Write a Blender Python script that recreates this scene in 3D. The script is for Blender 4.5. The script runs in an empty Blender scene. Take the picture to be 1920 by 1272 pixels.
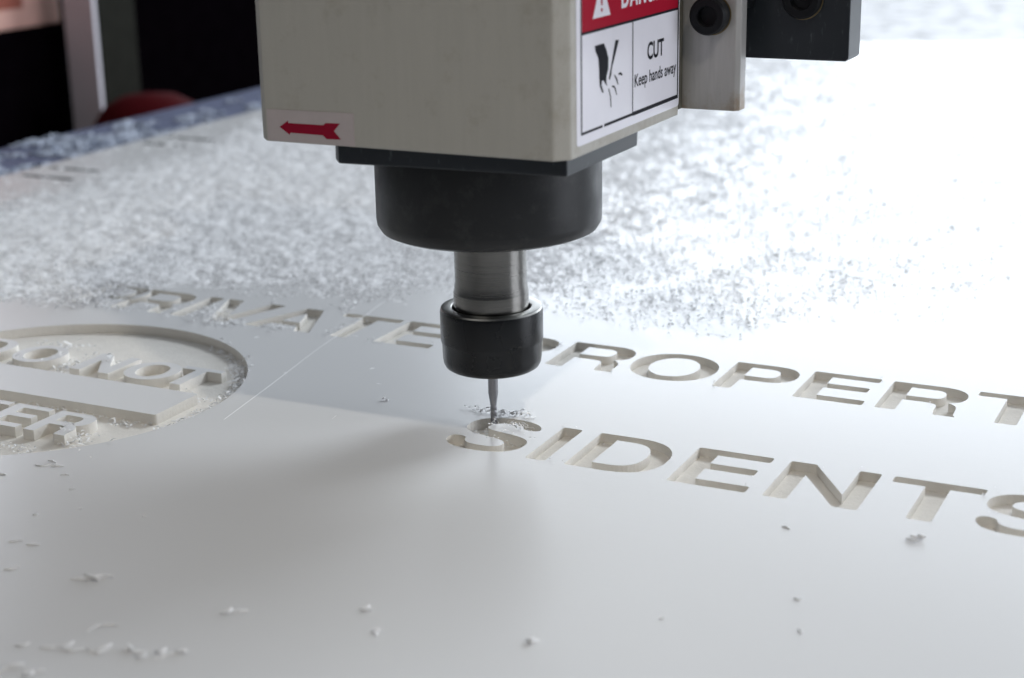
import bpy, bmesh, math, random
import numpy as np
from mathutils import Vector, Matrix

# everything is laid out in "letter units": 1 unit = cap height of the carved text = 38 mm
U = 0.038
random.seed(5)
rng = np.random.default_rng(11)
scene = bpy.context.scene
C = scene.collection

# ------------------------------------------------------------------ camera
cam_d = bpy.data.cameras.new('camera')
cam = bpy.data.objects.new('camera', cam_d)
C.objects.link(cam)
cam.location = (8.52015*U, -17.45962*U, 6.16799*U)
_p, _y, _r = math.radians(73.15268), math.radians(26.34295), math.radians(-1.03236)
cam.rotation_mode = 'QUATERNION'
cam.rotation_quaternion = (Matrix.Rotation(_y, 3, 'Z') @ Matrix.Rotation(_p, 3, 'X') @ Matrix.Rotation(_r, 3, 'Z')).to_quaternion()
cam_d.sensor_fit = 'HORIZONTAL'
cam_d.sensor_width = 23.6
cam_d.lens = 37.788
cam_d.clip_start = 0.02
cam_d.clip_end = 50
cam_d.dof.use_dof = True
cam_d.dof.focus_distance = 18.0*U
cam_d.dof.aperture_fstop = 6.3
scene.camera = cam

# ------------------------------------------------------------------ world, lamps, exposure
world = bpy.data.worlds.new('World')
scene.world = world
world.use_nodes = True
bg = world.node_tree.nodes['Background']
bg.inputs[0].default_value = (0.80, 0.88, 1.0, 1)
bg.inputs[1].default_value = 0.05

def lamp(name, loc, target, size, power, color, size_y=None, spread=None):
    d = bpy.data.lights.new(name, 'AREA')
    d.shape = 'RECTANGLE'
    d.size = size*U
    d.size_y = (size_y or size)*U
    d.energy = power
    d.color = color
    if spread: d.spread = math.radians(spread)
    o = bpy.data.objects.new(name, d)
    C.objects.link(o)
    o.location = Vector(loc)*U
    o.rotation_euler = (Vector(target)-Vector(loc)).to_track_quat('-Z', 'Y').to_euler()
    return o

lamp('window_light', (-3, 120, 24), (2, 0, 0), 148, 120, (0.85, 0.92, 1.0), 40)
lamp('added_left_fill', (-60, 30, 16), (-3, 2, 0), 30, 16, (0.84, 0.90, 1.0), 20)  # added fill lamp, brightens the left shavings and left-facing edges
lamp('added_right_fill', (64, 22, 16), (2, 0, 0), 36, 24, (0.88, 0.92, 1.0), 22)  # added fill lamp, lifts the label side of the housing
lamp('skylight', (21, 51, 40), (0, -3, 0), 23, 36, (0.86, 0.93, 1.0), 15)
lamp('added_overhead_fill', (-8, 18, 62), (0, 0, 0), 60, 8, (0.84, 0.91, 1.0), 40)  # added broad fill from above, evens out the shadows
lamp('work_lamp', (19, -17.5, 36), (0.5, -4.5, 0), 1.2, 0.30, (1.0, 0.92, 0.80), 0.8, spread=44)
lamp('room_fill', (-6, -50, 34), (0, 0, 0), 40, 3.6, (1.0, 0.97, 0.93), 20)

scene.view_settings.view_transform = 'Standard'
scene.view_settings.look = 'None'
scene.view_settings.exposure = 0.11
scene.view_settings.gamma = 1
scene.view_settings.use_curve_mapping = False
scene.cycles.max_bounces = 10
scene.cycles.diffuse_bounces = 5
scene.cycles.use_denoising = True
scene.cycles.sample_clamp_indirect = 6

# ------------------------------------------------------------------ helpers
def tag(o, label=None, cat=None, group=None, kind=None):
    if label: o['label'] = label
    if cat: o['category'] = cat
    if group: o['group'] = group
    if kind: o['kind'] = kind
    return o

def empty(name, loc=(0, 0, 0)):
    o = bpy.data.objects.new(name, None)
    C.objects.link(o)
    o.location = Vector(loc)*U
    o.empty_display_size = 0.02
    return o

def link_mesh(name, me, mat, parent=None, smooth=False):
    o = bpy.data.objects.new(name, me)
    C.objects.link(o)
    for m in (mat if isinstance(mat, (list, tuple)) else [mat]):
        me.materials.append(m)
    if parent is not None:
        o.parent = parent
        if parent.name.startswith('spindle_head'):
            o.matrix_parent_inverse = Matrix.Translation(-Vector((0.553, -1.871, -0.1))*U)
        else:
            o.matrix_parent_inverse = Matrix.Translation(-parent.location) if parent.parent is None else Matrix.Identity(4)
    if smooth:
        me.polygons.foreach_set('use_smooth', [True]*len(me.polygons))
    return o

def from_py(name, verts, faces, mat, parent=None, smooth=False, scale=U):
    me = bpy.data.meshes.new(name)
    me.from_pydata([tuple(float(c)*scale for c in v) for v in verts], [], faces)
    me.update()
    return link_mesh(name, me, mat, parent, smooth)

def from_bm(name, bm, mat, parent=None, smooth=False, angle=None):
    bmesh.ops.scale(bm, vec=(U, U, U), verts=bm.verts)
    me = bpy.data.meshes.new(name)
    bm.to_mesh(me); bm.free()
    o = link_mesh(name, me, mat, parent, smooth or angle is not None)
    if angle is not None:
        try: me.set_sharp_from_angle(angle=math.radians(angle))
        except Exception: pass
    return o

def bevel_all(bm, w, seg=2, edges=None):
    bmesh.ops.bevel(bm, geom=(edges or bm.edges[:]), offset=w, segments=seg, profile=0.6, affect='EDGES')

def prism_bm(pts, z0, z1, bevel=0, seg=2):
    bm = bmesh.new()
    a = [bm.verts.new((x, y, z0)) for x, y in pts]
    b = [bm.verts.new((x, y, z1)) for x, y in pts]
    n = len(pts)
    bm.faces.new(a[::-1]); bm.faces.new(b)
    for i in range(n):
        bm.faces.new((a[i], a[(i+1) % n], b[(i+1) % n], b[i]))
    bmesh.ops.recalc_face_normals(bm, faces=bm.faces[:])
    if bevel: bevel_all(bm, bevel, seg)
    return bm

def box_bm(x0, x1, y0, y1, z0, z1, bevel=0, seg=2):
    return prism_bm([(x0, y0), (x1, y0), (x1, y1), (x0, y1)], z0, z1, bevel, seg)

def lathe_bm(profile, n=96, cx=0, cy=0):
    bm = bmesh.new()
    rings = []
    for r, z in profile:
        if r < 1e-6:
            rings.append([bm.verts.new((cx, cy, z))])
        else:
            rings.append([bm.verts.new((cx+r*math.cos(2*math.pi*i/n), cy+r*math.sin(2*math.pi*i/n), z)) for i in range(n)])
    for a, b in zip(rings, rings[1:]):
        if len(a) == 1 and len(b) == 1: continue
        for i in range(n):
            j = (i+1) % n
            if len(a) == 1: bm.faces.new((a[0], b[j], b[i]))
            elif len(b) == 1: bm.faces.new((a[i], a[j], b[0]))
            else: bm.faces.new((a[i], a[j], b[j], b[i]))
    bmesh.ops.recalc_face_normals(bm, faces=bm.faces[:])
    return bm

# ------------------------------------------------------------------ materials
def mat(name, color, rough=0.5, metal=0.0, ior=1.45, spec=0.5, coat=0.0, coat_rough=0.1):
    m = bpy.data.materials.new(name)
    m.use_nodes = True
    b = m.node_tree.nodes['Principled BSDF']
    b.inputs['Base Color'].default_value = (*color, 1)
    b.inputs['Roughness'].default_value = rough
    b.inputs['Metallic'].default_value = metal
    b.inputs['IOR'].default_value = ior
    b.inputs['Specular IOR Level'].default_value = spec
    b.inputs['Coat Weight'].default_value = coat
    b.inputs['Coat Roughness'].default_value = coat_rough
    return m

def nodes(m): return m.node_tree.nodes, m.node_tree.links, m.node_tree.nodes['Principled BSDF']

def coords(m, scale=(1, 1, 1)):
    n, l, b = nodes(m)
    tc = n.new('ShaderNodeTexCoord'); mp = n.new('ShaderNodeMapping')
    mp.inputs['Scale'].default_value = tuple(s/U for s in scale)
    l.new(tc.outputs['Object'], mp.inputs['Vector'])
    return mp.outputs['Vector']

def noise(m, vec, scale=1.0, detail=4, rough=0.55):
    n, l, b = nodes(m)
    t = n.new('ShaderNodeTexNoise')
    t.inputs['Scale'].default_value = scale
    t.inputs['Detail'].default_value = detail
    t.inputs['Roughness'].default_value = rough
    l.new(vec, t.inputs['Vector'])
    return t.outputs['Fac']

def ramp(m, fac, stops):
    n, l, b = nodes(m)
    r = n.new('ShaderNodeValToRGB')
    e = r.color_ramp.elements
    e[0].position, e[0].color = stops[0][0], (*stops[0][1], 1)
    e[1].position, e[1].color = stops[-1][0], (*stops[-1][1], 1)
    for p, c in stops[1:-1]:
        k = e.new(p); k.color = (*c, 1)
    l.new(fac, r.inputs['Fac'])
    return r.outputs['Color']

def bump(m, height, strength=0.2, dist=0.02):
    n, l, b = nodes(m)
    bp = n.new('ShaderNodeBump')
    bp.inputs['Strength'].default_value = strength
    bp.inputs['Distance'].default_value = dist*U
    l.new(height, bp.inputs['Height'])
    if b.inputs['Normal'].links:
        l.new(b.inputs['Normal'].links[0].from_socket, bp.inputs['Normal'])
    l.new(bp.outputs['Normal'], b.inputs['Normal'])

def vary(m, vec, scale, base, amount, detail=4):
    f = noise(m, vec, scale, detail)
    lo = tuple(max(0, c*(1-amount)) for c in base); hi = tuple(min(1, c*(1+amount)) for c in base)
    n, l, b = nodes(m)
    l.new(ramp(m, f, [(0.3, lo), (0.7, hi)]), b.inputs['Base Color'])

def rough_vary(m, vec, scale, lo, hi, detail=4):
    f = noise(m, vec, scale, detail)
    n, l, b = nodes(m)
    r = n.new('ShaderNodeMapRange')
    r.inputs['From Min'].default_value = 0.3; r.inputs['From Max'].default_value = 0.7
    r.inputs['To Min'].default_value = lo; r.inputs['To Max'].default_value = hi
    l.new(f, r.inputs['Value']); l.new(r.outputs['Result'], b.inputs['Roughness'])

# white foam PVC sheet: satin skin with fine drawing lines along the sheet
M_board = mat('white_plastic_skin', (0.75, 0.75, 0.75), 0.27, ior=1.5)
v = coords(M_board, (0.35, 9, 1))
bump(M_board, noise(M_board, v, 3.0, 5), 0.06, 0.02)
v2 = coords(M_board, (1, 1, 1))
M_cut = mat('white_plastic_milled', (0.76, 0.735, 0.69), 0.7, spec=0.15)
v = coords(M_cut, (1, 1, 1))
bump(M_cut, noise(M_cut, v, 22, 4), 0.25, 0.03)
vary(M_cut, v, 6, (0.76, 0.735, 0.69), 0.03)
M_raised = mat('white_plastic_raised', (0.75, 0.75, 0.75), 0.35, ior=1.5)
bump(M_raised, noise(M_raised, coords(M_raised), 20, 3), 0.05, 0.02)
M_chip = mat('white_shaving', (0.855, 0.855, 0.86), 0.85, spec=0.1)
M_score = mat('scraped_plastic', (0.95, 0.95, 0.95), 0.8, spec=0.2)
M_rail = mat('blue_grey_rail', (0.14, 0.16, 0.245), 0.6, spec=0.2)
M_dust = mat('white_dust', (0.55, 0.60, 0.70), 0.9, spec=0.1)

# cast / painted housing
M_house = mat('pale_painted_metal', (0.47, 0.455, 0.41), 0.5, ior=1.5)
v = coords(M_house, (1, 1, 1))
f1 = noise(M_house, v, 60, 3); bump(M_house, f1, 0.2, 0.02)
n, l, b = nodes(M_house)
streak = noise(M_house, coords(M_house, (6, 6, 0.5)), 2.0, 5)
blot = noise(M_house, coords(M_house, (1, 1, 1)), 3.2, 6, 0.7)
mx = n.new('ShaderNodeMix'); mx.data_type = 'RGBA'
l.new(ramp(M_house, streak, [(0.3, (0.458, 0.444, 0.402)), (0.7, (0.482, 0.466, 0.424))]), mx.inputs[6])
mx.inputs[7].default_value = (0.27, 0.225, 0.16, 1)
sepx = n.new('ShaderNodeSeparateXYZ'); tcx = n.new('ShaderNodeTexCoord'); l.new(tcx.outputs['Object'], sepx.inputs[0])
mrx = n.new('ShaderNodeMapRange')
mrx.inputs['From Min'].default_value = 1.80*U; mrx.inputs['From Max'].default_value = 2.12*U
mrx.inputs['To Min'].default_value = 0.0; mrx.inputs['To Max'].default_value = 0.10
l.new(sepx.outputs['X'], mrx.inputs['Value'])
adx = n.new('ShaderNodeMath'); adx.operation = 'ADD'
l.new(blot, adx.inputs[0]); l.new(mrx.outputs['Result'], adx.inputs[1]); blot = adx.outputs[0]
l.new(ramp(M_house, blot, [(0.55, (0, 0, 0)), (0.76, (0.38, 0.38, 0.38))]), mx.inputs[0])
l.new(mx.outputs[2], b.inputs['Base Color'])

M_alu = mat('brushed_aluminium', (0.46, 0.45, 0.43), 0.42, metal=0.35)
n, l, b = nodes(M_alu)
blot = noise(M_alu, coords(M_alu, (1, 1, 1)), 2.6, 7, 0.7)
grad = n.new('ShaderNodeTexCoord')
sep = n.new('ShaderNodeSeparateXYZ'); l.new(grad.outputs['Object'], sep.inputs[0])
mr = n.new('ShaderNodeMapRange')
mr.inputs['From Min'].default_value = 3.95*U; mr.inputs['From Max'].default_value = 3.3*U
mr.inputs['To Min'].default_value = -0.20; mr.inputs['To Max'].default_value = 0.22
l.new(sep.outputs['Z'], mr.inputs['Value'])
ad = n.new('ShaderNodeMath'); ad.operation = 'ADD'
l.new(blot, ad.inputs[0]); l.new(mr.outputs['Result'], ad.inputs[1])
mx = n.new('ShaderNodeMix'); mx.data_type = 'RGBA'
l.new(ramp(M_alu, noise(M_alu, coords(M_alu, (5, 5, 0.4)), 3, 4), [(0.3, (0.42, 0.41, 0.40)), (0.7, (0.50, 0.49, 0.48))]), mx.inputs[6])
mx.inputs[7].default_value = (0.26, 0.17, 0.085, 1)
l.new(ramp(M_alu, ad.outputs[0], [(0.56, (0, 0, 0)), (0.74, (0.6, 0.6, 0.6))]), mx.inputs[0])
l.new(mx.outputs[2], b.inputs['Base Color'])
bump(M_alu, noise(M_alu, coords(M_alu), 40, 3), 0.1, 0.02)

M_black = mat('black_anodised', (0.010, 0.012, 0.015), 0.42)
v = coords(M_black)
rough_vary(M_black, v, 3, 0.36, 0.52); bump(M_black, noise(M_black, v, 50, 3), 0.06, 0.02)
M_flange = mat('blue_black_flange', (0.016, 0.020, 0.026), 0.38)
n, l, b = nodes(M_flange)
l.new(ramp(M_flange, noise(M_flange, coords(M_flange, (4, 1, 1)), 5, 6, 0.7), [(0.6, (0.016, 0.020, 0.026)), (0.8, (0.10, 0.11, 0.12))]), b.inputs['Base Color'])
M_nose = mat('black_painted_nose', (0.011, 0.0115, 0.013), 0.40)
n, l, b = nodes(M_nose)
l.new(ramp(M_nose, noise(M_nose, coords(M_nose), 4, 8, 0.75), [(0.52, (0.011, 0.0115, 0.013)), (0.9, (0.05, 0.05, 0.05))]), b.inputs['Base Color'])
rough_vary(M_nose, coords(M_nose), 2.5, 0.33, 0.5)
M_nut = mat('black_oxide_steel', (0.009, 0.010, 0.012), 0.24, spec=0.4)
rough_vary(M_nut, coords(M_nut, (1, 1, 1)), 3, 0.22, 0.3)
M_steel = mat('ground_steel', (0.20, 0.195, 0.185), 0.24, metal=1.0)
bump(M_steel, noise(M_steel, coords(M_steel, (0.3, 0.3, 60)), 1.5, 3), 0.03, 0.01)
rough_vary(M_steel, coords(M_steel, (0.5, 0.5, 20)), 2, 0.19, 0.30)
M_ring = mat('ground_steel_ring', (0.40, 0.40, 0.38), 0.36, metal=1.0)
M_carbide = mat('grey_carbide', (0.30, 0.30, 0.32), 0.36, metal=0.9)
M_bolt = mat('black_socket_screw', (0.006, 0.007, 0.009), 0.5, spec=0.25)
M_washer = mat('dull_brass_washer', (0.20, 0.15, 0.08), 0.35, metal=0.8)
M_film = mat('pale_sticker_film', (0.52, 0.46, 0.46), 0.42)
M_white_vinyl = mat('white_vinyl', (0.80, 0.79, 0.86), 0.33)
M_red_vinyl = mat('red_vinyl', (0.36, 0.002, 0.022), 0.5, spec=0.15)
M_arrow = mat('crimson_print', (0.30, 0.006, 0.03), 0.6, spec=0.15)
M_ink = mat('black_print', (0.008, 0.008, 0.014), 0.6, spec=0.15)
M_post_shade = mat('post_painted_shade', (0.020, 0.020, 0.016), 0.9, spec=0.1)  # near-black colour stands in for shade on the post's side
M_post_lit = mat('post_painted_lit', (0.85, 0.82, 0.88), 0.7)  # pale colour stands in for light on the post's front face
M_dark = mat('dark_room_wall', (0.003, 0.002, 0.003), 1.0, spec=0.0)
M_floor = mat('dark_floor', (0.02, 0.02, 0.02), 0.8)
M_redcap = mat('red_cap', (0.06, 0.002, 0.004), 0.8, spec=0.1)
M_redrim = mat('red_cap_rim', (0.22, 0.015, 0.015), 0.7, spec=0.1)
M_pink = mat('pale_pink_card', (0.85, 0.50, 0.42), 0.6)
M_rust = mat('red_brown_print', (0.42, 0.12, 0.08), 0.6)
M_waste = mat('mottled_spoil_board', (0.5, 0.5, 0.5), 0.9, spec=0.1)
n, l, b = nodes(M_waste)
l.new(ramp(M_waste, noise(M_waste, coords(M_waste), 1.1, 6, 0.7), [(0.36, (0.35, 0.35, 0.35)), (0.50, (0.85, 0.85, 0.86))]), b.inputs['Base Color'])
M_spacer = mat('dark_olive_strip', (0.13, 0.125, 0.10), 0.5)
for m_, s_, a_ in ((M_post_shade, 2, .12), (M_redcap, 5, .15), (M_pink, 1.5, .06), (M_rail, 3, .3), (M_spacer, 6, .2), (M_carbide, 9, .1), (M_film, 8, .03), (M_white_vinyl, 3, .02), (M_floor, 1, .3), (M_dark, 1, .3)):
    vary(m_, coords(m_), s_, tuple(nodes(m_)[2].inputs['Base Color'].default_value)[:3], a_)

# ------------------------------------------------------------------ letter outlines (cap height 718, bold grotesque)
def bez(p0, p1, p2, p3, n=10):
    return [tuple((1-t)**3*a+3*(1-t)**2*t*b_+3*(1-t)*t*t*c+t**3*d for a, b_, c, d in zip(p0, p1, p2, p3)) for t in [i/n for i in range(1, n+1)]]

def path(start, *segs):
    pts = [start]
    for s in segs:
        if len(s) == 2: pts.append(s)
        else: pts += bez(pts[-1], s[0:2], s[2:4], s[4:6])
    if math.dist(pts[0], pts[-1]) < 1: pts.pop()
    return pts

def ell(cx, cy, rx, ry, k=2.15, n=56):
    out = []
    for i in range(n):
        a = 2*math.pi*i/n
        c, s = math.cos(a), math.sin(a)
        out.append((cx+rx*math.copysign(abs(c)**(2/k), c), cy+ry*math.copysign(abs(s)**(2/k), s)))
    return out

G = {
 'I': [[(64, 0), (214, 0), (214, 718), (64, 718)]],
 'T': [[(234, 0), (392, 0), (392, 616), (608, 616), (608, 726), (18, 726), (18, 616), (234, 616)]],
 'E': [[(76, 0), (610, 0), (610, 118), (240, 118), (240, 326), (575, 326), (575, 443), (240, 443), (240, 616), (606, 616), (606, 726), (76, 726)]],
 'N': [[(68, 0), (226, 0), (226, 492), (520, 0), (678, 0), (678, 726), (530, 726), (530, 236), (240, 726), (68, 726)]],
 'D': [path((69, 0), (361, 0), (575, 0, 690, 130, 690, 359), (690, 585, 575, 722, 361, 722), (69, 722)),
       path((228, 122), (228, 616), (345, 616), (480, 616, 535, 520, 535, 368), (535, 210, 480, 122, 345, 122))],
 'O': [ell(392, 359, 350, 380), ell(392, 359, 200, 262, 2.05)],
 'P': [path((76, 0), (228, 0), (228, 262), (400, 262), (545, 262, 632, 350, 632, 492), (632, 640, 552, 722, 409, 722), (76, 722)),
       path((228, 378), (228, 612), (385, 612), (452, 612, 482, 570, 482, 495), (482, 415, 452, 378, 385, 378))],
 'R': [path((76, 0), (230, 0), (230, 282), (376, 282), (446, 282, 486, 268, 490, 205), (492, 140, 484, 90, 506, 4), (660, 4), (660, 22),
            (640, 40, 642, 60, 640, 110), (636, 220, 640, 290, 560, 325), (635, 356, 668, 420, 668, 508), (668, 650, 585, 722, 450, 722), (76, 722)),
       path((232, 396), (232, 614), (410, 614), (480, 614, 508, 578, 508, 506), (508, 428, 480, 396, 410, 396))],
 'V': [[(250, 0), (420, 0), (652, 722), (492, 722), (337, 190), (180, 722), (14, 722)]],
 'A': [[(14, 0), (176, 0), (228, 146), (496, 146), (546, 0), (706, 0), (448, 722), (276, 722)],
       [(268, 262), (361, 560), (456, 262)]],
 'Y': [[(262, 0), (412, 0), (412, 268), (660, 722), (492, 722), (340, 410), (186, 722), (12, 722), (262, 268)]],
 'S': [path((574, 580), (570, 530, 452, 530, 444, 575), (425, 640, 265, 645, 215, 570), (170, 500, 210, 450, 290, 438), (400, 415, 480, 400, 530, 372), (610, 330, 625, 200, 560, 100), (490, -25, 190, -30, 90, 55),
            (45, 100, 22, 150, 30, 205), (40, 262, 140, 262, 152, 210), (160, 160, 190, 118, 280, 112), (370, 105, 440, 120, 450, 190), (455, 250, 400, 282, 300, 300), (180, 322, 60, 350, 45, 480),
            (30, 620, 120, 740, 320, 738), (480, 738, 566, 670, 574, 580))],
}

def area(p):
    return 0.5*sum(p[i][0]*p[(i+1) % len(p)][1]-p[(i+1) % len(p)][0]*p[i][1] for i in range(len(p)))

def round_corners(p, r, sign):
    """round the corners whose turn has the given sign (convex for a CCW loop = +1)"""
    out = []
    n = len(p)
    for i in range(n):
        a, b_, c = Vector(p[i-1]), Vector(p[i]), Vector(p[(i+1) % n])
        u, w = (a-b_), (c-b_)
        lu, lw = u.length, w.length
        u.normalize(); w.normalize()
        ang = math.acos(max(-1, min(1, u.dot(w))))
        turn = (b_-a).cross(c-b_)
        if turn*sign > 0 and ang < math.radians(140):
            d = min(r/math.tan(ang/2), lu*0.45, lw*0.45)
            p0, p1 = b_+u*d, b_+w*d
            for k in range(6):
                t = k/5
                q = p0*(1-t)**2+b_*2*t*(1-t)+p1*t*t
                out.append((q.x, q.y))
        else:
            out.append((b_.x, b_.y))
    return out

SX = 1.1007
def glyph(ch, x0, y0, s, pocket=True):
    """closed loops in letter units; outer loops CCW, counters CW"""
    loops = []
    for k, p in enumerate(G[ch]):
        if (area(p) < 0) != (k > 0): p = p[::-1]
        # a milling cutter rounds the inner corners of a pocket, and the outer notches of a raised letter
        p = round_corners(p, 26, 1 if pocket else -1)
        loops.append([(x0+s*SX*x/718, y0+s*y/718) for x, y in p])
    return loops

DEP, DEPC = 0.105, 0.125
L1 = [('P', -7.33), ('R', -6.578), ('I', -5.511), ('V', -5.133), ('A', -4.207), ('T', -3.171), ('E', -2.26),
      ('P', -0.80), ('R', 0.194), ('O', 1.233), ('P', 2.366), ('E', 3.339), ('R', 4.296), ('T', 5.376), ('Y', 6.32)]
L2 = [('S', 0.40), ('I', 1.384), ('D', 1.825), ('E', 2.944), ('N', 3.956), ('T', 5.106), ('S', 6.03)]
pockets = [(c, x, 0.0, 1.0, glyph(c, x, 0.0, 1.0)) for c, x in L1] + \
          [(c, x, -3.0103, 1.0105, glyph(c, x, -3.0103, 1.0105)) for c, x in L2]
CX, CY, CR = -5.025, -3.058, 2.508
circle = [(CX+CR*math.cos(2*math.pi*i/160), CY+CR*math.sin(2*math.pi*i/160)) for i in range(160)]
bar = round_corners([(-7.09, -3.462), (-2.96, -3.462), (-2.96, -2.655), (-7.09, -2.655)], 0.03, 1)
raised = []
for c, x in (('D', -7.0), ('O', -6.20), ('N', -5.135), ('O', -4.415), ('T', -3.765)):
    raised.append((c, glyph(c, x, -2.46, 0.645, False)))
for c, x in (('E', -6.62), ('N', -6.05), ('T', -5.38), ('E', -4.775), ('R', -4.125)):
    raised.append((c, glyph(c, x, -4.425, 0.655, False)))
slots = [[(-14.5, y), (-13.18, y), (-13.18, y+0.16), (-14.5, y+0.16)] for y in (7.05, 7.9, 10.9, 11.72)]

def fill_mesh(loops, z):
    """even-odd fill of closed loops through a filled 2D curve"""
    cu = bpy.data.curves.new('fill', 'CURVE')
    cu.dimensions = '2D'
    cu.fill_mode = 'BOTH'
    for p in loops:
        sp = cu.splines.new('POLY')
        sp.points.add(len(p)-1)
        for i, (x, y) in enumerate(p): sp.points[i].co = (x, y, 0, 1)
        sp.use_cyclic_u = True
    ob = bpy.data.objects.new('fill', cu)
    C.objects.link(ob)
    dg = bpy.context.evaluated_depsgraph_get()
    me = bpy.data.meshes.new_from_object(ob.evaluated_get(dg))
    vs = [(v_.co.x, v_.co.y, z) for v_ in me.vertices]
    fs = []
    for f in me.polygons:
        idx = list(f.vertices)
        if f.normal.z < 0: idx = idx[::-1]
        fs.append(idx)
    bpy.data.objects.remove(ob); bpy.data.curves.remove(cu); bpy.data.meshes.remove(me)
    return vs, fs

def walls(loops, z0, z1, flip=False):
    vs, fs = [], []
    for p in loops:
        b0 = len(vs); n_ = len(p)
        vs += [(x, y, z0) for x, y in p]+[(x, y, z1) for x, y in p]
        for i in range(n_):
            j = (i+1) % n_
            q = (b0+i, b0+j, b0+n_+j, b0+n_+i)
            fs.append(q[::-1] if flip else q)
    return vs, fs

def merge(*parts):
    V_, F_, Mi = [], [], []
    for vs, fs, mi in parts:
        o = len(V_)
        V_ += vs
        F_ += [[i+o for i in f] for f in fs]
        Mi += [mi]*len(fs)
    return V_, F_, Mi

def mesh_parts(name, parts, mats, parent):
    V_, F_, Mi = merge(*parts)
    o = from_py(name, V_, F_, mats, parent)
    o.data.polygons.foreach_set('material_index', Mi)
    return o

# ------------------------------------------------------------------ the machine bed and what lies under the sheet
bed = tag(empty('machine_table', (-16, 10, -0.4)), 'blue grey machine table edge dusted with white powder beside the white sheet', 'machine table')
from_bm('edge_rail', box_bm(-17.15, -14.80, -25, 75, -2.4, -0.03, 0.04), M_rail, bed)
from_bm('table_bed', box_bm(-14.79, 40, -25, 75, -2.4, -0.36), M_floor, bed)
from_bm('spoil_board', box_bm(-14.79, 40, 29.0, 75, -0.355, -0.03, 0.02), M_waste, bed)
tag(from_bm('floor', box_bm(-160, 160, -60, 160, -28, -27.5), M_floor), kind='structure')
tag(from_bm('back_wall', box_bm(-64, -62, -60, 160, -27.5, 60), M_dark), kind='structure')

# ------------------------------------------------------------------ the sheet with its carved text
board = tag(empty('sign_board', (0, 0, -0.35)), 'large white plastic sheet being carved with PRIVATE PROPERTY and RESIDENTS', 'sign board')
# far edge runs slightly askew as in the photo
rect = [(-14.77, -22), (26, -22), (26, 43.3), (-4.704, 33.66), (-14.77, 30.46)]
loops = [rect]+[l_ for pk in pockets for l_ in pk[4]]+[circle]+slots
vs, fs = fill_mesh(loops, 0.0)
mesh_parts('sheet', [(vs, fs, 0), (*walls([rect], -0.35, 0.0), 1)], [M_board, M_cut], board)
for c, x, y, s, lp in pockets:
    dep = 0.12 if (c == 'S' and x < 2) else DEP
    fv, ff = fill_mesh(lp, -dep)
    mesh_parts('carved_letter', [(*walls(lp, -dep, 0.0, True), 0), (fv, ff, 0)], [M_cut], board)
for sl in slots:
    fv, ff = fill_mesh([sl], -0.34)
    mesh_parts('slot', [(*walls([sl], -0.34, 0.0, True), 0), (fv, ff, 0)], [M_floor], board)
fv, ff = fill_mesh([circle], -DEPC)
rec = mesh_parts('circular_recess', [(*walls([circle], -DEPC, 0.0, True), 0), (fv, ff, 0)], [M_cut], board)
def raised_part(name, lp, parent):
    fv, ff = fill_mesh(lp, 0.001)
    o = mesh_parts(name, [(*walls(lp, -DEPC, 0.001), 1), (fv, ff, 0)], [M_raised, M_cut], None)
    o.parent = parent
    return o
raised_part('raised_bar', [bar], rec)
for c, lp in raised: raised_part('raised_letter', lp, rec)
# hairline score across the sheet
sc = [(-2.14, -3.28), (-2.36, -2.0), (-2.62, -0.6), (-2.79, 0.6), (-2.95, 1.5), (-3.02, 2.0)]
sv, sf = [], []
for i, (x, y) in enumerate(sc):
    w = 0.0055+0.002*math.sin(i*2.1)
    sv += [(x-w, y, 0.0012), (x, y, 0.002), (x+w, y, 0.0012)]
    if i: sf += [(3*i-3, 3*i-2, 3*i+1, 3*i), (3*i-2, 3*i-1, 3*i+2, 3*i+1)]
from_py('score_line', sv, sf, M_score, board)

# ------------------------------------------------------------------ spindle head
SXc, SYc = 0.553, -1.871
head = tag(empty('spindle_head', (0.655, -2.071, -0.0197)), 'pale grey router spindle head with black nose, steel shaft and thin cutter', 'router spindle')

hp = [(-1.06, -3.671), (2.158, -3.671), (2.288, -3.541), (2.288, -0.70), (2.19, -0.60), (-1.08, -0.60), (-1.19, -0.70), (-1.19, -3.541)]
bm = prism_bm(hp, 3.295, 9.5)
bevel_all(bm, 0.022, 2)
housing = from_bm('housing', bm, M_house, head)
from_bm('side_strip', box_bm(-1.15, 2.262, -0.60, -0.50, 3.34, 9.5, 0.01), M_spacer, head)

K = 0.9872   # true size of the head against the letters
head.scale = (K, K, K)
# flange under the housing
fp = [(-0.40, -3.42), (-0.26, -3.585), (1.80, -3.42), (2.17, -3.39), (2.17, -1.60), (1.9, -0.9), (-0.40, -0.9)]
from_bm('flange', prism_bm(fp, 3.10, 3.293, 0.02), M_flange, head)
from_bm('nose_cap', lathe_bm([(1.0, 3.098), (1.225, 3.098), (1.23, 3.06), (1.23, 2.30), (1.222, 2.24), (1.18, 2.17), (1.10, 2.135), (0.62, 2.10), (0.60, 2.06), (0.57, 2.02), (0.50, 2.0), (0.36, 2.0)], 128, SXc, SYc), M_nose, head, angle=24)
from_bm('shaft', lathe_bm([(0.40, 2.02), (0.397, 1.55), (0.414, 1.44), (0.417, 1.42), (0.417, 1.16), (0.40, 1.12)], 96, SXc, SYc), M_steel, head, angle=20)
nut = from_bm('collet_nut', lathe_bm([(0.565, 1.245), (0.573, 1.205), (0.573, 0.90), (0.570, 0.88), (0.558, 0.84), (0.553, 0.68), (0.545, 0.625), (0.525, 0.585), (0.49, 0.562), (0.10, 0.555), (0.06, 0.60)], 128, SXc, SYc), M_nut, head, angle=32)
def sub(o, parent_part):
    o.parent = parent_part      # parts sit at the world origin, so a sub-part needs no offset of its own
    return o
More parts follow.
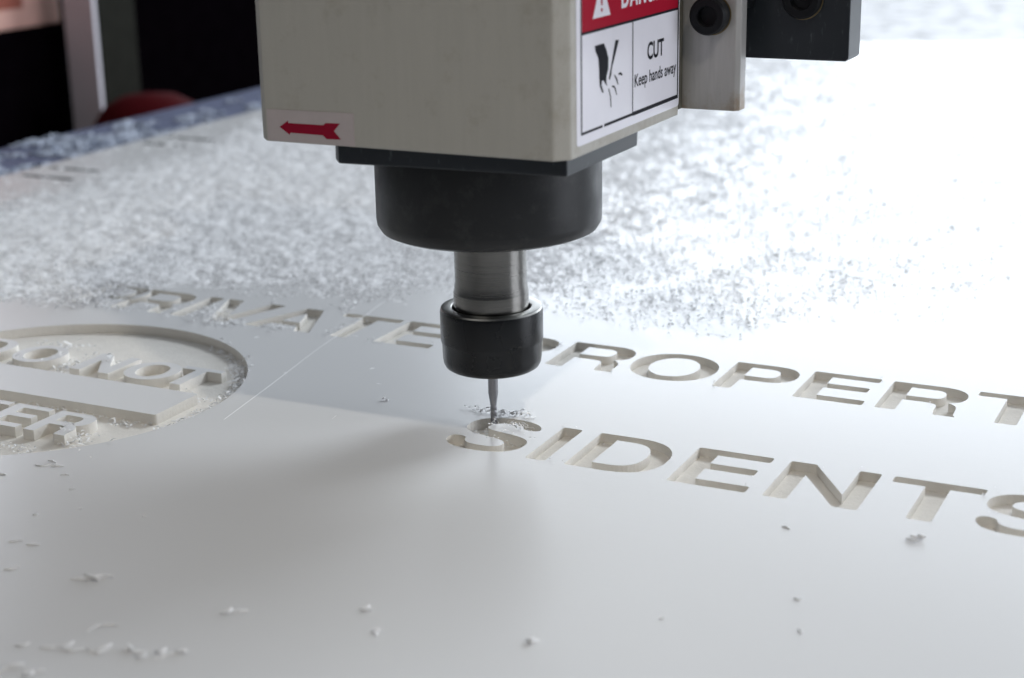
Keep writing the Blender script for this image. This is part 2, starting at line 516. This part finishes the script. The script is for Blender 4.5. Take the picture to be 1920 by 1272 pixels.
o = from_bm('nut_ring', lathe_bm([(0.440, 1.15), (0.440, 1.252), (0.452, 1.262), (0.535, 1.264), (0.556, 1.258), (0.567, 1.240)], 128, SXc, SYc), M_ring, None, angle=30)
sub(o, nut)
# cutter: shank, taper and two-flute tip
nrings = 60
cv, cf = [], []
bm = lathe_bm([(0.0, 0.62), (0.056, 0.62), (0.056, 0.235), (0.054, 0.22), (0.040, 0.13), (0.037, 0.11), (0.037, 0.095)], 32, SXc, SYc)
bit = from_bm('cutter', bm, M_carbide, head, angle=30)
nz, na = 40, 24
for k in range(nz+1):
    z = 0.10-0.30*k/nz
    tw = k*0.33
    for i in range(na):
        a = 2*math.pi*i/na
        r = 0.037*(1-0.16*max(0, math.cos(2*(a-tw)))**2)
        cv.append((SXc+r*math.cos(a), SYc+r*math.sin(a), z))
for k in range(nz):
    for i in range(na):
        j = (i+1) % na
        cf.append((k*na+i, (k+1)*na+i, (k+1)*na+j, k*na+j))
cf.append([nz*na+i for i in range(na)][::-1])
sub(from_py('cutter_flutes', cv, cf, M_carbide, None, True), bit)

# mounting plates behind the housing
mp_ = prism_bm([(-2.2, -0.49), (2.85, -0.49), (2.90, -0.44), (2.90, -0.26), (-2.2, -0.26)], 3.335, 9.5, 0.012)
plate = from_bm('mounting_plate', mp_, M_alu, head)
from_bm('guide_rail', box_bm(2.30, 2.87, -0.258, 0.098, 4.4, 9.5, 0.02), M_black, head)
pts = [(-1.9, 0.10), (3.93, 0.10), (3.93, 0.58), (-1.9, 0.58)]
bm = bmesh.new()
prof = [(-1.9, 3.84), (3.90, 3.84), (3.93, 3.87), (3.93, 9.5), (-1.9, 9.5)]
a_ = [bm.verts.new((x, 0.10, z)) for x, z in prof]; b_ = [bm.verts.new((x, 0.58, z)) for x, z in prof]
bm.faces.new(a_); bm.faces.new(b_[::-1])
for i in range(5): bm.faces.new((a_[i], b_[i], b_[(i+1) % 5], a_[(i+1) % 5]))
bmesh.ops.recalc_face_normals(bm, faces=bm.faces[:])
bevel_all(bm, 0.015, 2)
bplate = from_bm('slide_plate', bm, M_flange, head)

def cap_screw(name, x, y, z, r, h, parent, washer=True):
    """socket head screw whose axis points to -y"""
    bm = lathe_bm([(0.0, 0.0), (r, 0.0), (r, h-0.03), (r-0.02, h), (r*0.56, h), (r*0.52, h-0.01), (r*0.50, max(h-0.09, 0.03)), (0, max(h-0.10, 0.025))], 48)
    bmesh.ops.rotate(bm, cent=(0, 0, 0), matrix=Matrix.Rotation(math.radians(90), 3, 'X'), verts=bm.verts)
    bmesh.ops.translate(bm, vec=(x, y, z), verts=bm.verts)
    s = sub(from_bm(name, bm, M_bolt, None, angle=30), parent)
    if washer:
        bm = lathe_bm([(r-0.03, 0.001), (r+0.012, 0.001), (r+0.012, 0.012), (r-0.02, 0.016)], 48)
        bmesh.ops.rotate(bm, cent=(0, 0, 0), matrix=Matrix.Rotation(math.radians(90), 3, 'X'), verts=bm.verts)
        bmesh.ops.translate(bm, vec=(x, y, z), verts=bm.verts)
        sub(from_bm('washer', bm, M_washer, None, angle=30), parent)
    return s
cap_screw('socket_screw', 2.585, -0.49, 4.36, 0.205, 0.18, plate)
cap_screw('socket_screw', 3.41, 0.10, 4.50, 0.215, 0.10, bplate)
cap_screw('socket_screw', 3.86-0.1, 0.10, 4.66, 0.10, 0.05, bplate)

# arrow sticker on the front face (plane y = -3.671)
def in_front(pts, off): return [(x, -3.671-off, z) for x, z in pts]
def sheet_front(name, pts, y0, th, mat_, parent):
    nn = len(pts)
    vs = [(x, y0, z) for x, z in pts]+[(x, y0-th, z) for x, z in pts]
    fs = [list(range(nn, 2*nn))]+[(i, (i+1) % nn, nn+(i+1) % nn, nn+i) for i in range(nn)]
    o = from_py(name, vs, fs, mat_, None)
    bm = bmesh.new(); bm.from_mesh(o.data); bmesh.ops.recalc_face_normals(bm, faces=bm.faces[:]); bm.to_mesh(o.data); bm.free()
    return sub(o, parent)
film = sheet_front('arrow_sticker', [(-1.035, 3.305), (-0.004, 3.305), (-0.006, 3.636), (-1.035, 3.628)], -3.671, 0.006, M_film, housing)
arrow = [(-0.886, 3.453), (-0.779, 3.524), (-0.78, 3.497), (-0.362, 3.499), (-0.336, 3.522), (-0.167, 3.526), (-0.24, 3.447), (-0.164, 3.366), (-0.332, 3.361), (-0.374, 3.396), (-0.761, 3.400), (-0.769, 3.378)]
o = sheet_front('printed_arrow', arrow, -3.677, 0.0012, M_arrow, housing)

# danger label on the right face (plane x = 2.288); coordinates (y, z)
def sheet_side(name, pts, off, th, mat_, parent):
    nn = len(pts); x0 = 2.288+off
    vs = [(x0, y, z) for y, z in pts]+[(x0+th, y, z) for y, z in pts]
    fs = [list(range(nn, 2*nn))]+[(i, (i+1) % nn, nn+(i+1) % nn, nn+i) for i in range(nn)]
    o = from_py(name, vs, fs, mat_, None)
    bm = bmesh.new(); bm.from_mesh(o.data); bmesh.ops.recalc_face_normals(bm, faces=bm.faces[:])
    if bm.faces[0].normal.x < 0: bmesh.ops.reverse_faces(bm, faces=bm.faces[:])
    bm.to_mesh(o.data); bm.free()
    return sub(o, parent)
lab = sheet_side('warning_label', round_corners([(-3.43, 3.40), (-0.705, 3.40), (-0.705, 5.3), (-3.43, 5.3)], 0.05, 1), 0.0, 0.006, M_white_vinyl, housing)
def ink(name, pts, off=0.0062, m_=M_ink): return sheet_side(name, pts, off, 0.0012, m_, housing)
ink('label_red_band', [(-3.30, 4.455), (-0.755, 4.455), (-0.755, 5.05), (-3.30, 5.05)], m_=M_red_vinyl)
Y0, Y1 = -3.335, -0.735
bv, bf = [], []
def rect_yz(y0, y1, z0, z1):
    b0 = len(bv); x = 2.288+0.0076
    bv.extend([(x, y0, z0), (x, y1, z0), (x, y1, z1), (x, y0, z1)]); bf.append((b0, b0+1, b0+2, b0+3))
rect_yz(Y0, -2.815, 3.495, 3.520); rect_yz(-2.775, -2.04, 3.493, 3.522); rect_yz(-2.04, Y1, 3.488, 3.528)
rect_yz(Y0, Y0+0.028, 3.520, 5.07); rect_yz(Y1-0.03, Y1, 3.528, 5.07)
rect_yz(Y0+0.028, Y1-0.03, 4.432, 4.458); rect_yz(-2.05, -2.028, 3.522, 4.432); rect_yz(Y0+0.028, Y1-0.03, 5.05, 5.07)
sub(from_py('label_border', bv, bf, M_ink, None), housing)
H = [(-3.002, 4.303), (-2.782, 4.304), (-2.718, 4.238), (-2.667, 4.147), (-2.674, 4.041), (-2.714, 3.985), (-2.721, 3.935), (-2.702, 3.881), (-2.758, 3.917), (-2.794, 3.95), (-2.83, 3.949), (-2.837, 3.905), (-2.794, 3.843), (-2.794, 3.825), (-2.831, 3.842), (-2.881, 3.905), (-2.895, 3.981), (-2.898, 4.07), (-2.918, 4.178), (-2.988, 4.252)]
B = [(-2.491, 4.302), (-2.402, 4.295), (-2.498, 4.156), (-2.586, 4.031), (-2.596, 3.981), (-2.64, 3.927), (-2.658, 3.955), (-2.626, 4.02), (-2.608, 4.05), (-2.557, 4.163)]
S1 = [(-2.677, 3.858), (-2.648, 3.845), (-2.603, 3.764), (-2.593, 3.659), (-2.614, 3.662), (-2.628, 3.768)]
S2 = [(-2.588, 3.866), (-2.536, 3.867), (-2.491, 3.841), (-2.446, 3.76), (-2.464, 3.762), (-2.521, 3.84), (-2.574, 3.855)]
S3 = [(-2.522, 3.972), (-2.499, 3.963), (-2.446, 3.922), (-2.413, 3.86), (-2.434, 3.862), (-2.477, 3.914), (-2.514, 3.951)]
S4 = [(-2.419, 3.953), (-2.409, 3.969), (-2.363, 3.975), (-2.313, 3.951), (-2.31, 3.933), (-2.333, 3.936), (-2.371, 3.95)]
hv, hf = [], []
for P_ in (H, B, S1, S2, S3, S4):
    if area(P_) < 0: P_ = P_[::-1]
    fv, ff = fill_mesh([P_], 0)
    b0 = len(hv); hv += [(2.288+0.0076, y, z) for y, z, _ in fv]; hf += [[i+b0 for i in f] for f in ff]
sub(from_py('cut_hand_symbol', hv, hf, M_ink, None), housing)
tri = [(-3.05, 4.560), (-2.62, 4.560), (-2.835, 4.93)]
ink('warning_triangle', tri, 0.0075, M_white_vinyl)
ev = [[(-2.852, 4.67), (-2.818, 4.67), (-2.808, 4.83), (-2.862, 4.83)], ell(-2.835, 4.625, 0.022, 0.019, 2, 14)]
hv, hf = [], []
for P_ in ev:
    b0 = len(hv); hv += [(2.288+0.0098, y, z) for y, z in P_]; hf.append([b0+i for i in range(len(P_))])
sub(from_py('exclamation_mark', hv, hf, M_red_vinyl, None), housing)

def text_side(name, body, y0, y1, zb, cap_h, m_, off, weight=0.0, shear=0.0):
    cu = bpy.data.curves.new(name, 'FONT')
    cu.body = body; cu.size = 1.0; cu.offset = weight; cu.fill_mode = 'FRONT'
    ob = bpy.data.objects.new(name, cu); C.objects.link(ob)
    dg = bpy.context.evaluated_depsgraph_get()
    me = bpy.data.meshes.new_from_object(ob.evaluated_get(dg))
    co = np.array([v_.co[:] for v_ in me.vertices])
    cap0 = 0.0
    ref = bpy.data.curves.new('ref', 'FONT'); ref.body = 'H'; ref.size = 1.0
    ro = bpy.data.objects.new('ref', ref); C.objects.link(ro)
    dg = bpy.context.evaluated_depsgraph_get()
    rm = bpy.data.meshes.new_from_object(ro.evaluated_get(dg))
    ch = max(v_.co.y for v_ in rm.vertices)
    k = cap_h/ch
    x0_, x1_ = co[:, 0].min(), co[:, 0].max()
    verts = [(2.288+off, y0+(c[0]-x0_)/(x1_-x0_)*(y1-y0), zb+c[1]*k) for c in co]
    faces = [list(f.vertices) for f in me.polygons]
    bpy.data.objects.remove(ob); bpy.data.objects.remove(ro)
    o = from_py(name, verts, faces, m_, None)
    return sub(o, housing)
text_side('label_text_cut', 'CUT', -1.64, -1.17, 4.01, 0.165, M_ink, 0.0078, 0.026)
text_side('label_text_keep_hands_away', 'Keep hands away', -1.985, -0.80, 3.775, 0.122, M_ink, 0.0078, 0.014)

# DANGER in heavy white letters: drawn with the same bold outlines, plus a G
G['G'] = [path((560, 0), (650, 0), (650, 390), (360, 390), (360, 262), (505, 262), (495, 150, 440, 108, 362, 108), (245, 108, 190, 205, 190, 362), (190, 520, 250, 612, 362, 612), (440, 612, 485, 575, 500, 505), (645, 505), (620, 655, 520, 738, 362, 738), (150, 738, 40, 590, 40, 360), (40, 130, 150, -18, 345, -18), (430, -18, 500, 10, 545, 75))]
hv, hf = [], []
xx = -2.36
for c in 'DANGER':
    lp = []
    w_ = {'D': 722, 'A': 700, 'N': 735, 'G': 722, 'E': 650, 'R': 722}[c]
    k = 0.243/718
    for i_, P_ in enumerate(G[c]):
        lp.append([(xx+x*k*0.93, 4.592+y*k) for x, y in P_])
    fv, ff = fill_mesh(lp, 0)
    b0 = len(hv); hv += [(2.288+0.0078, y, z) for y, z, _ in fv]; hf += [[i+b0 for i in f] for f in ff]
    xx += w_*k*0.95
sub(from_py('label_text_danger', hv, hf, M_white_vinyl, None), housing)

# ------------------------------------------------------------------ far background, left
post = tag(empty('gantry_post', (-24.5, 21.5, -27)), 'blurred machine post, its side painted dark as shaded and its front pale as lit, standing behind the table edge', 'machine post')
from_bm('post_column', box_bm(-25.15, -24, 21.07, 22.85, -27.5, 20, 0.06), M_post_shade, post)
from_bm('lit_face_slab', box_bm(-25.1, -24.0, 20.93, 21.069, -27.5, 20), M_post_lit, post)  # thin slab added to carry the painted lit tone of the post
cap = tag(empty('red_round_cap', (-21.6, 20.2, -3.2)), 'dark red rounded cap with a brighter rim beside the grey post', 'red cap')
from_bm('cap_dome', lathe_bm([(1.75, -3.4), (1.75, -1.9), (1.62, -1.35), (1.3, -0.9), (0.8, -0.62), (0, -0.5)], 48, -21.6, 20.2), M_redcap, cap, True)
from_bm('cap_rim', lathe_bm([(1.75, -3.4), (2.05, -3.4), (2.05, -2.2), (1.98, -2.05), (1.75, -2.05)], 48, -21.6, 20.2), M_redrim, cap, True)
pk = tag(empty('pink_box', (-26, 18, 1.3)), 'pale pink carton with a red brown print on top of a dark cabinet', 'carton')
box = from_bm('carton_body', box_bm(-31, -26, 12, 21.8, 1.16, 8, 0.1), M_pink, pk)
o = from_py('carton_print', [(-25.99, 12.2, 1.9), (-25.99, 20.2, 1.75), (-25.99, 20.2, 6), (-25.99, 12.2, 6)], [(0, 1, 2, 3)], M_rust, pk)
tag(from_bm('dark_cabinet', box_bm(-33, -25.8, 4, 23.5, -27.5, 1.15, 0.1), M_dark), 'black cabinet in shadow beyond the machine table', 'cabinet')

# ------------------------------------------------------------------ plastic shavings
def pip(px, py, poly):
    inside = np.zeros(len(px), bool)
    n_ = len(poly)
    for i in range(n_):
        x0, y0 = poly[i]; x1, y1 = poly[(i+1) % n_]
        if y0 == y1: continue
        c = ((y0 > py) != (y1 > py)) & (px < (x1-x0)*(py-y0)/(y1-y0)+x0)
        inside ^= c
    return inside

def surface_z(px, py):
    z = np.zeros(len(px))
    near = (py > -5.8) & (py < 1.2)
    idx = np.where(near)[0]
    if len(idx) == 0: return z
    qx, qy = px[idx], py[idx]; qz = np.zeros(len(idx))
    for c, x, y, s, lp in pockets:
        m_ = np.zeros(len(idx), bool)
        for p_ in lp: m_ ^= pip(qx, qy, p_)
        qz[m_] = -DEP
    m_ = pip(qx, qy, circle)
    m_ &= ~pip(qx, qy, bar)
    for c, lp in raised:
        r_ = np.zeros(len(idx), bool)
        for p_ in lp: r_ ^= pip(qx, qy, p_)
        m_ &= ~r_
    qz[m_] = -DEPC
    z[idx] = qz
    return z

def chips(px, py, pz, size, tilt=0.25, bright=None):
    """curled slivers: three quads each"""
    N_ = len(px)
    L = size*rng.uniform(0.45, 1.5, N_); W = size*rng.uniform(0.20, 0.48, N_)
    yaw = rng.uniform(0, 2*np.pi, N_)
    curl = rng.uniform(0.0, 0.55, N_)*L
    tl = rng.normal(0, tilt, N_); rl = rng.normal(0, 0.38, N_)
    bend = rng.normal(0, 0.35, N_)*L
    V_ = np.zeros((N_, 8, 3))
    for k, t in enumerate((-0.5, -0.17, 0.17, 0.5)):
        cx = t*L; cy = bend*(t*t-0.1); cz = curl*(0.25-t*t)*1.6+np.maximum(0, tl*t*L+np.abs(tl)*L*0.5)
        wk = W*(0.55 if abs(t) > 0.3 else 1.0)*0.5
        for s_, q in ((-1, 2*k), (1, 2*k+1)):
            lx = cx; ly = cy+s_*wk*np.cos(rl); lz = cz+s_*wk*np.sin(rl)+wk*np.abs(np.sin(rl))
            V_[:, q, 0] = px+lx*np.cos(yaw)-ly*np.sin(yaw)
            V_[:, q, 1] = py+lx*np.sin(yaw)+ly*np.cos(yaw)
            V_[:, q, 2] = pz+0.003+lz
    base = (np.arange(N_)*8)[:, None]
    F_ = np.concatenate([base+np.array([[0, 1, 3, 2]]), base+np.array([[2, 3, 5, 4]]), base+np.array([[4, 5, 7, 6]])], 0)
    return V_.reshape(-1, 3), F_

def np_mesh(name, V_, F_, mat_):
    me = bpy.data.meshes.new(name)
    me.vertices.add(len(V_)); me.vertices.foreach_set('co', (V_*U).astype(np.float32).ravel())
    nf = len(F_)
    me.loops.add(nf*4); me.loops.foreach_set('vertex_index', F_.astype(np.int32).ravel())
    me.polygons.add(nf); me.polygons.foreach_set('loop_start', np.arange(0, nf*4, 4, dtype=np.int32))
    try: me.polygons.foreach_set('loop_total', np.full(nf, 4, np.int32))
    except Exception: pass
    me.update(calc_edges=True)
    me.validate()
    return link_mesh(name, me, mat_)

# smooth value noise for clumping
_g = rng.random((256, 256))
def vnoise(x, y, f):
    x = x*f+100.3; y = y*f+57.7
    xi = np.floor(x).astype(int); yi = np.floor(y).astype(int)
    fx = x-xi; fy = y-yi
    fx = fx*fx*(3-2*fx); fy = fy*fy*(3-2*fy)
    a = _g[xi % 256, yi % 256]; b_ = _g[(xi+1) % 256, yi % 256]; c = _g[xi % 256, (yi+1) % 256]; d = _g[(xi+1) % 256, (yi+1) % 256]
    return (a*(1-fx)+b_*fx)*(1-fy)+(c*(1-fx)+d*fx)*fy
def fbm(x, y, f): return (vnoise(x, y, f)+0.55*vnoise(x, y, f*2.1)+0.3*vnoise(x, y, f*4.3)+0.16*vnoise(x, y, f*9.1))/2.01

BX = [-16.1, -9, -7.9, -7.2, -6.7, -6.2, -5.0, -4.1, -3.4, -2.3, -0.9, 0.07, 0.87, 2.18, 2.65, 4.3, 5.2, 9, 26]
BY = [-4.5, -2.2, -0.9, -0.45, -0.2, 1.05, 1.10, 1.20, 1.30, 2.0, 2.2, 1.65, 1.60, 1.65, 2.7, 3.3, 3.8, 6.5, 12]
DX = [-16.1, -4.5, -3.0, -1.5, 0.5, 2.2, 3.5, 5.5, 9, 26]
DD = [1.0, 0.95, 0.82, 0.60, 0.44, 0.34, 0.27, 0.20, 0.14, 0.08]
def density(x, y):
    yb = np.interp(x, BX, BY)
    e = np.clip((y-yb)/1.6, 0, 1)**0.7
    xs = x+np.clip(y-2, 0, 30)*0.16          # the spray drifts left with distance
    edge = 0.22+0.78*np.clip((x+13.3+0.25*(y-11)*(y > 11))/1.2, 0, 1)      # a swept strip beside the rail
    return e*np.interp(xs, DX, DD)*edge
Vs, Fs = [], []; off = 0
for (y0, y1, nper, size) in ((-4.5, 4, 420, 0.052), (4, 10, 330, 0.058), (10, 20, 190, 0.075), (20, 34, 90, 0.10)):
    n_ = int((y1-y0)*34*nper)
    x = rng.uniform(-14.7, 18, n_); y = rng.uniform(y0, y1, n_)
    d = density(x, y)
    cl = fbm(x, y, 1.3)*0.65+fbm(x+9, y+3, 3.7)*0.35
    keep = rng.random(n_) < d*np.clip((cl-0.5+0.42*d)*5.5+0.15, 0, 1.6)
    x, y, d = x[keep], y[keep], d[keep]
    z = surface_z(x, y)+rng.random(len(x))**2*0.05*d
    V_, F_ = chips(x, y, z, size)
    Vs.append(V_); Fs.append(F_+off); off += len(V_)
# shavings swept into the letters and along the wall of the round recess
def spot(cx, cy, sx, sy, n_, size=0.05, zup=0.03):
    global off
    x = rng.normal(cx, sx, n_); y = rng.normal(cy, sy, n_)
    z = surface_z(x, y)+rng.random(n_)*zup
    V_, F_ = chips(x, y, z, size, 0.25)
    Vs.append(V_); Fs.append(F_+off); off += len(V_)
spot(-6.98, 0.45, 0.17, 0.30, 700, 0.07, 0.12); spot(-4.85, 0.32, 0.10, 0.22, 120, 0.06, 0.10); spot(-4.62, 0.15, 0.08, 0.1, 50); spot(-5.35, 0.35, 0.05, 0.3, 50)
spot(-6.3, -0.05, 0.30, 0.04, 50); spot(-6.5, 0.1, 0.2, 0.15, 70); spot(-5.9, 0.15, 0.2, 0.1, 40)
spot(-3.95, 0.02, 0.22, 0.05, 50); spot(-4.55, -0.12, 0.07, 0.05, 20, 0.07, 0.04); spot(-4.3, -0.1, 0.05, 0.04, 10, 0.07, 0.04)
spot(-3.6, 0.1, 0.06, 0.15, 40); spot(-2.83, 0.15, 0.05, 0.15, 25); spot(-2.0, 0.1, 0.06, 0.12, 30)
spot(-3.35, 1.25, 0.12, 0.12, 14, 0.07); spot(-1.75, 1.45, 0.05, 0.1, 8); spot(-2.9, 0.95, 0.06, 0.1, 10)
for a in np.linspace(-1.0, 1.15, 46):
    rr = CR-0.07-0.05*random.random()
    spot(CX+rr*math.cos(a), CY+rr*math.sin(a), 0.05, 0.06, 26 if -0.3 < a < 0.8 else 8, 0.055, 0.07 if -0.3 < a < 0.8 else 0.02)
spot(-5.35, -2.15, 0.10, 0.2, 120, 0.055); spot(-4.75, -2.0, 0.05, 0.08, 30, 0.06, 0.08); spot(-5.25, -2.50, 0.3, 0.04, 70, 0.05)
spot(-6.0, -2.52, 0.35, 0.05, 90, 0.06, 0.05); spot(-3.7, -2.52, 0.3, 0.04, 60, 0.05); spot(-5.95, -1.55, 0.15, 0.10, 50, 0.06, 0.08)
spot(-3.45, -4.25, 0.10, 0.10, 80, 0.055, 0.06); spot(-4.0, -4.7, 0.4, 0.08, 70, 0.05); spot(-3.3, -3.6, 0.12, 0.06, 30)
spot(-3.2, -2.58, 0.18, 0.04, 40); spot(-4.5, -3.52, 0.6, 0.03, 40, 0.06)
for c, x_, y_, s_, lp in pockets:
    for q in range(3):
        px_, py_ = random.choice(lp[0])
        spot(px_, py_, 0.05, 0.05, 2 if x_ > 0 else 5, 0.035, 0.01)
# fresh swarf around the cutter
spot(0.30, -1.86, 0.06, 0.012, 12, 0.06, 0.03); spot(0.42, -1.90, 0.04, 0.012, 8, 0.06, 0.02); spot(0.72, -1.90, 0.10, 0.025, 34, 0.06, 0.04)
spot(0.92, -1.85, 0.06, 0.02, 26, 0.06, 0.05); spot(1.0, -2.05, 0.08, 0.05, 30, 0.04, 0.06); spot(0.98, -2.22, 0.09, 0.05, 40, 0.04, 0.05)
spot(0.72, -2.30, 0.05, 0.04, 26, 0.04, 0.05); spot(0.95, -2.55, 0.18, 0.12, 40, 0.035)
V_ = np.concatenate(Vs); F_ = np.concatenate(Fs)
print('shavings', len(F_)//3)
tag(np_mesh('plastic_shavings', V_, F_, M_chip), 'loose white plastic shavings scattered thickly over the far half of the sheet', 'shavings', kind='stuff')

# dust caked on the rail
n_ = 16000
x = rng.uniform(-17.1, -14.82, n_); y = rng.uniform(4, 30, n_)
k = fbm(x*0.8, y*1.2, 1.0) > 0.47+0.14*(y-8)/10-0.12*(x+16)/1.2
x, y = x[k], y[k]
V_, F_ = chips(x, y, np.full(len(x), -0.03), 0.16, 0.1)
tag(np_mesh('powder_on_rail', V_, F_, M_dust), 'white powder caked on the blue grey table rail', 'powder', kind='stuff')

# granular bed of packed shavings under the loose ones
gx = np.arange(-14.7, -1.0, 0.06); gy = np.arange(-3.0, 30, 0.08)
X_, Y_ = np.meshgrid(gx, gy)
xf, yf = X_.ravel(), Y_.ravel()
d = density(xf, yf)
near_pocket = surface_z(xf, yf) < -0.01
h = fbm(xf, yf, 2.2)*0.5+fbm(xf+31, yf+7, 7.5)*0.6+rng.random(len(xf))*0.45-0.1
z = (h-1.05+0.50*np.clip(d, 0, 1))*0.14
z[near_pocket] = -0.05
z = np.clip(z, -0.02, 0.08)
nx, ny = len(gx), len(gy)
ii = (np.arange(ny-1)[:, None]*nx+np.arange(nx-1)[None, :]).ravel()
F_ = np.stack([ii, ii+1, ii+nx+1, ii+nx], 1)
zz = z
keepf = np.maximum.reduce([zz[F_[:, 0]], zz[F_[:, 1]], zz[F_[:, 2]], zz[F_[:, 3]]]) > 0
lowf = np.minimum.reduce([near_pocket[F_[:, k_]].astype(int)*-1 for k_ in range(4)]) < 0
F_ = F_[keepf & ~lowf]
V_ = np.stack([xf, yf, z], 1)
used = np.unique(F_); remap = -np.ones(len(V_), int); remap[used] = np.arange(len(used))
tag(np_mesh('packed_shavings', V_[used], remap[F_], M_chip), 'packed layer of white shavings along the left of the sheet', 'shavings', kind='stuff')

# single shavings one can count on the bare near part of the sheet
def sliver(x, y, yaw, L=0.12, W=0.035, n_=1):
    vs, fs = [], []
    for q in range(n_):
        ox, oy = (random.gauss(0, L*0.35), random.gauss(0, L*0.35)) if q else (0, 0)
        a = yaw+random.gauss(0, 0.5)*(q > 0); Lq = L*(1 if q == 0 else random.uniform(0.4, 0.9))
        b0 = len(vs); S_ = 6
        bend = random.gauss(0, 0.18)
        for k in range(S_+1):
            t = k/S_-0.5
            w = W*0.5*(1-(2*abs(t))**3*0.6)*(1+random.uniform(-.2, .2))
            cx, cy = t*Lq, bend*Lq*(t*t*4-0.3)
            h_ = 0.006+0.008*math.cos(t*3)+0.004*random.random()+0.006*q
            for sgn, hh in ((-1, 0.002), (-0.4, h_), (0.5, h_*0.8), (1, 0.002)):
                lx, ly = cx, cy+sgn*w*0.8
                vs.append((ox+lx*math.cos(a)-ly*math.sin(a), oy+lx*math.sin(a)+ly*math.cos(a), hh+0.012*q))
        for k in range(S_):
            for j in range(3):
                fs.append((b0+4*k+j, b0+4*k+4+j, b0+4*k+5+j, b0+4*k+1+j))
        fs.append((b0, b0+1, b0+2, b0+3)); fs.append((b0+4*S_+3, b0+4*S_+2, b0+4*S_+1, b0+4*S_))
    o = from_py('plastic_shaving', vs, fs, M_chip)
    o.location = (x*U, y*U, 0)
    return o
singles = [  # x, y, yaw, length, width, pieces, place
 (4.52, -3.68, -0.3, 0.09, 0.03, 1, 'right'), (5.05, -5.10, 0.2, 0.07, 0.03, 1, 'right'), (5.24, -5.66, -0.9, 0.07, 0.03, 1, 'right'), (5.68, -3.40, 0.1, 0.14, 0.06, 3, 'right'),
 (4.13, -5.90, 1.0, 0.05, 0.03, 1, 'right'), (3.35, -6.71, 1.2, 0.10, 0.04, 3, 'near'), (2.10, -7.09, -1.2, 0.11, 0.03, 2, 'near'), (1.78, -6.73, 1.1, 0.11, 0.045, 2, 'near'),
 (0.84, -7.22, 0.6, 0.15, 0.07, 2, 'near'), (-0.77, -7.23, 0.5, 0.32, 0.05, 3, 'near'), (-0.05, -7.92, 0.85, 0.26, 0.035, 1, 'near'), (0.02, -8.35, 0.5, 0.20, 0.05, 2, 'near'),
 (0.22, -8.28, 0.7, 0.20, 0.05, 2, 'near'), (0.49, -8.16, 0.3, 0.22, 0.06, 3, 'near'), (0.75, -8.11, 0.9, 0.20, 0.07, 3, 'near'), (-1.94, -6.86, 0.8, 0.14, 0.04, 1, 'left'),
 (-1.73, -6.86, 0.4, 0.14, 0.05, 1, 'left'), (-1.54, -7.35, 0.8, 0.14, 0.045, 1, 'left'), (-0.25, -8.81, 0.8, 0.18, 0.07, 2, 'near'), (-0.02, -8.76, 0.7, 0.16, 0.07, 2, 'near'),
 (-0.42, -8.45, 0.8, 0.12, 0.06, 1, 'near'), (-0.2, -8.40, 0.6, 0.14, 0.06, 1, 'near'), (-3.05, -5.24, 0.45, 0.16, 0.035, 2, 'left'), (-2.89, -5.19, 0.45, 0.14, 0.03, 1, 'left'),
 (-2.65, -5.35, 0.45, 0.10, 0.03, 1, 'left'), (-2.32, -5.63, 0.7, 0.06, 0.02, 1, 'left'), (-3.26, -5.60, 0.1, 0.09, 0.04, 1, 'left'), (-0.78, -2.01, 1.0, 0.07, 0.05, 3, 'mid'),
 (-2.2, -6.3, 0.6, 0.06, 0.02, 1, 'left'), (-1.2, -5.9, 0.7, 0.05, 0.02, 1, 'left'), (-1.9, -6.0, 0.9, 0.04, 0.02, 1, 'left')]
LAB = [
 'small dark shaving on the bare sheet just below the N of RESIDENTS',
 'grey shaving in the lower right, upper one of a close pair',
 'grey shaving in the lower right, lower one of a close pair',
 'largest grey shaving in the lower right, just below the T of RESIDENTS',
 'faint tiny shaving alone to the left of the lower right pair',
 'white shaving near the middle of the bottom edge of the photo',
 'lower of two small upright shavings left of the bottom middle',
 'upper of two small upright shavings left of the bottom middle',
 'single plump white shaving alone in the shaded lower left middle',
 'forked long white shaving, the biggest flake at lower left',
 'thin straight slanted shaving above the row of crumbs at lower left',
 'leftmost crumb of the row of four near the bottom left corner',
 'second crumb from the left in the row near the bottom left corner',
 'third crumb from the left in the row near the bottom left corner',
 'rightmost crumb of the row of four near the bottom left corner',
 'left one of two pale slivers side by side near the left edge',
 'right one of two pale slivers side by side near the left edge',
 'single pale sliver at the left edge below the side by side pair',
 'blurred crumb in the very bottom left corner of the photo',
 'blurred crumb just right of the one in the bottom left corner',
 'left one of two faint crumbs just above the bottom left corner',
 'right one of two faint crumbs just above the bottom left corner',
 'white flake below the round recess, left one of a close pair',
 'white flake below the round recess, right one of a close pair',
 'short flake directly under the pair below the round recess',
 'tiny faint fleck further below the flakes under the round recess',
 'small flake at the left edge just below the round recess',
 'tiny shaving cluster alone between the round recess and the cutter',
 'leftmost of three faint specks on the grey sheet at left',
 'rightmost of three faint specks on the grey sheet at left',
 'middle one of three faint specks on the grey sheet at left']
for (x, y, yw, L_, W_, n_, pl), lb in zip(singles, LAB):
    o = sliver(x, y, yw, L_, W_, n_)
    tag(o, lb, 'shaving', 'single shavings lying on the bare part of the sheet')
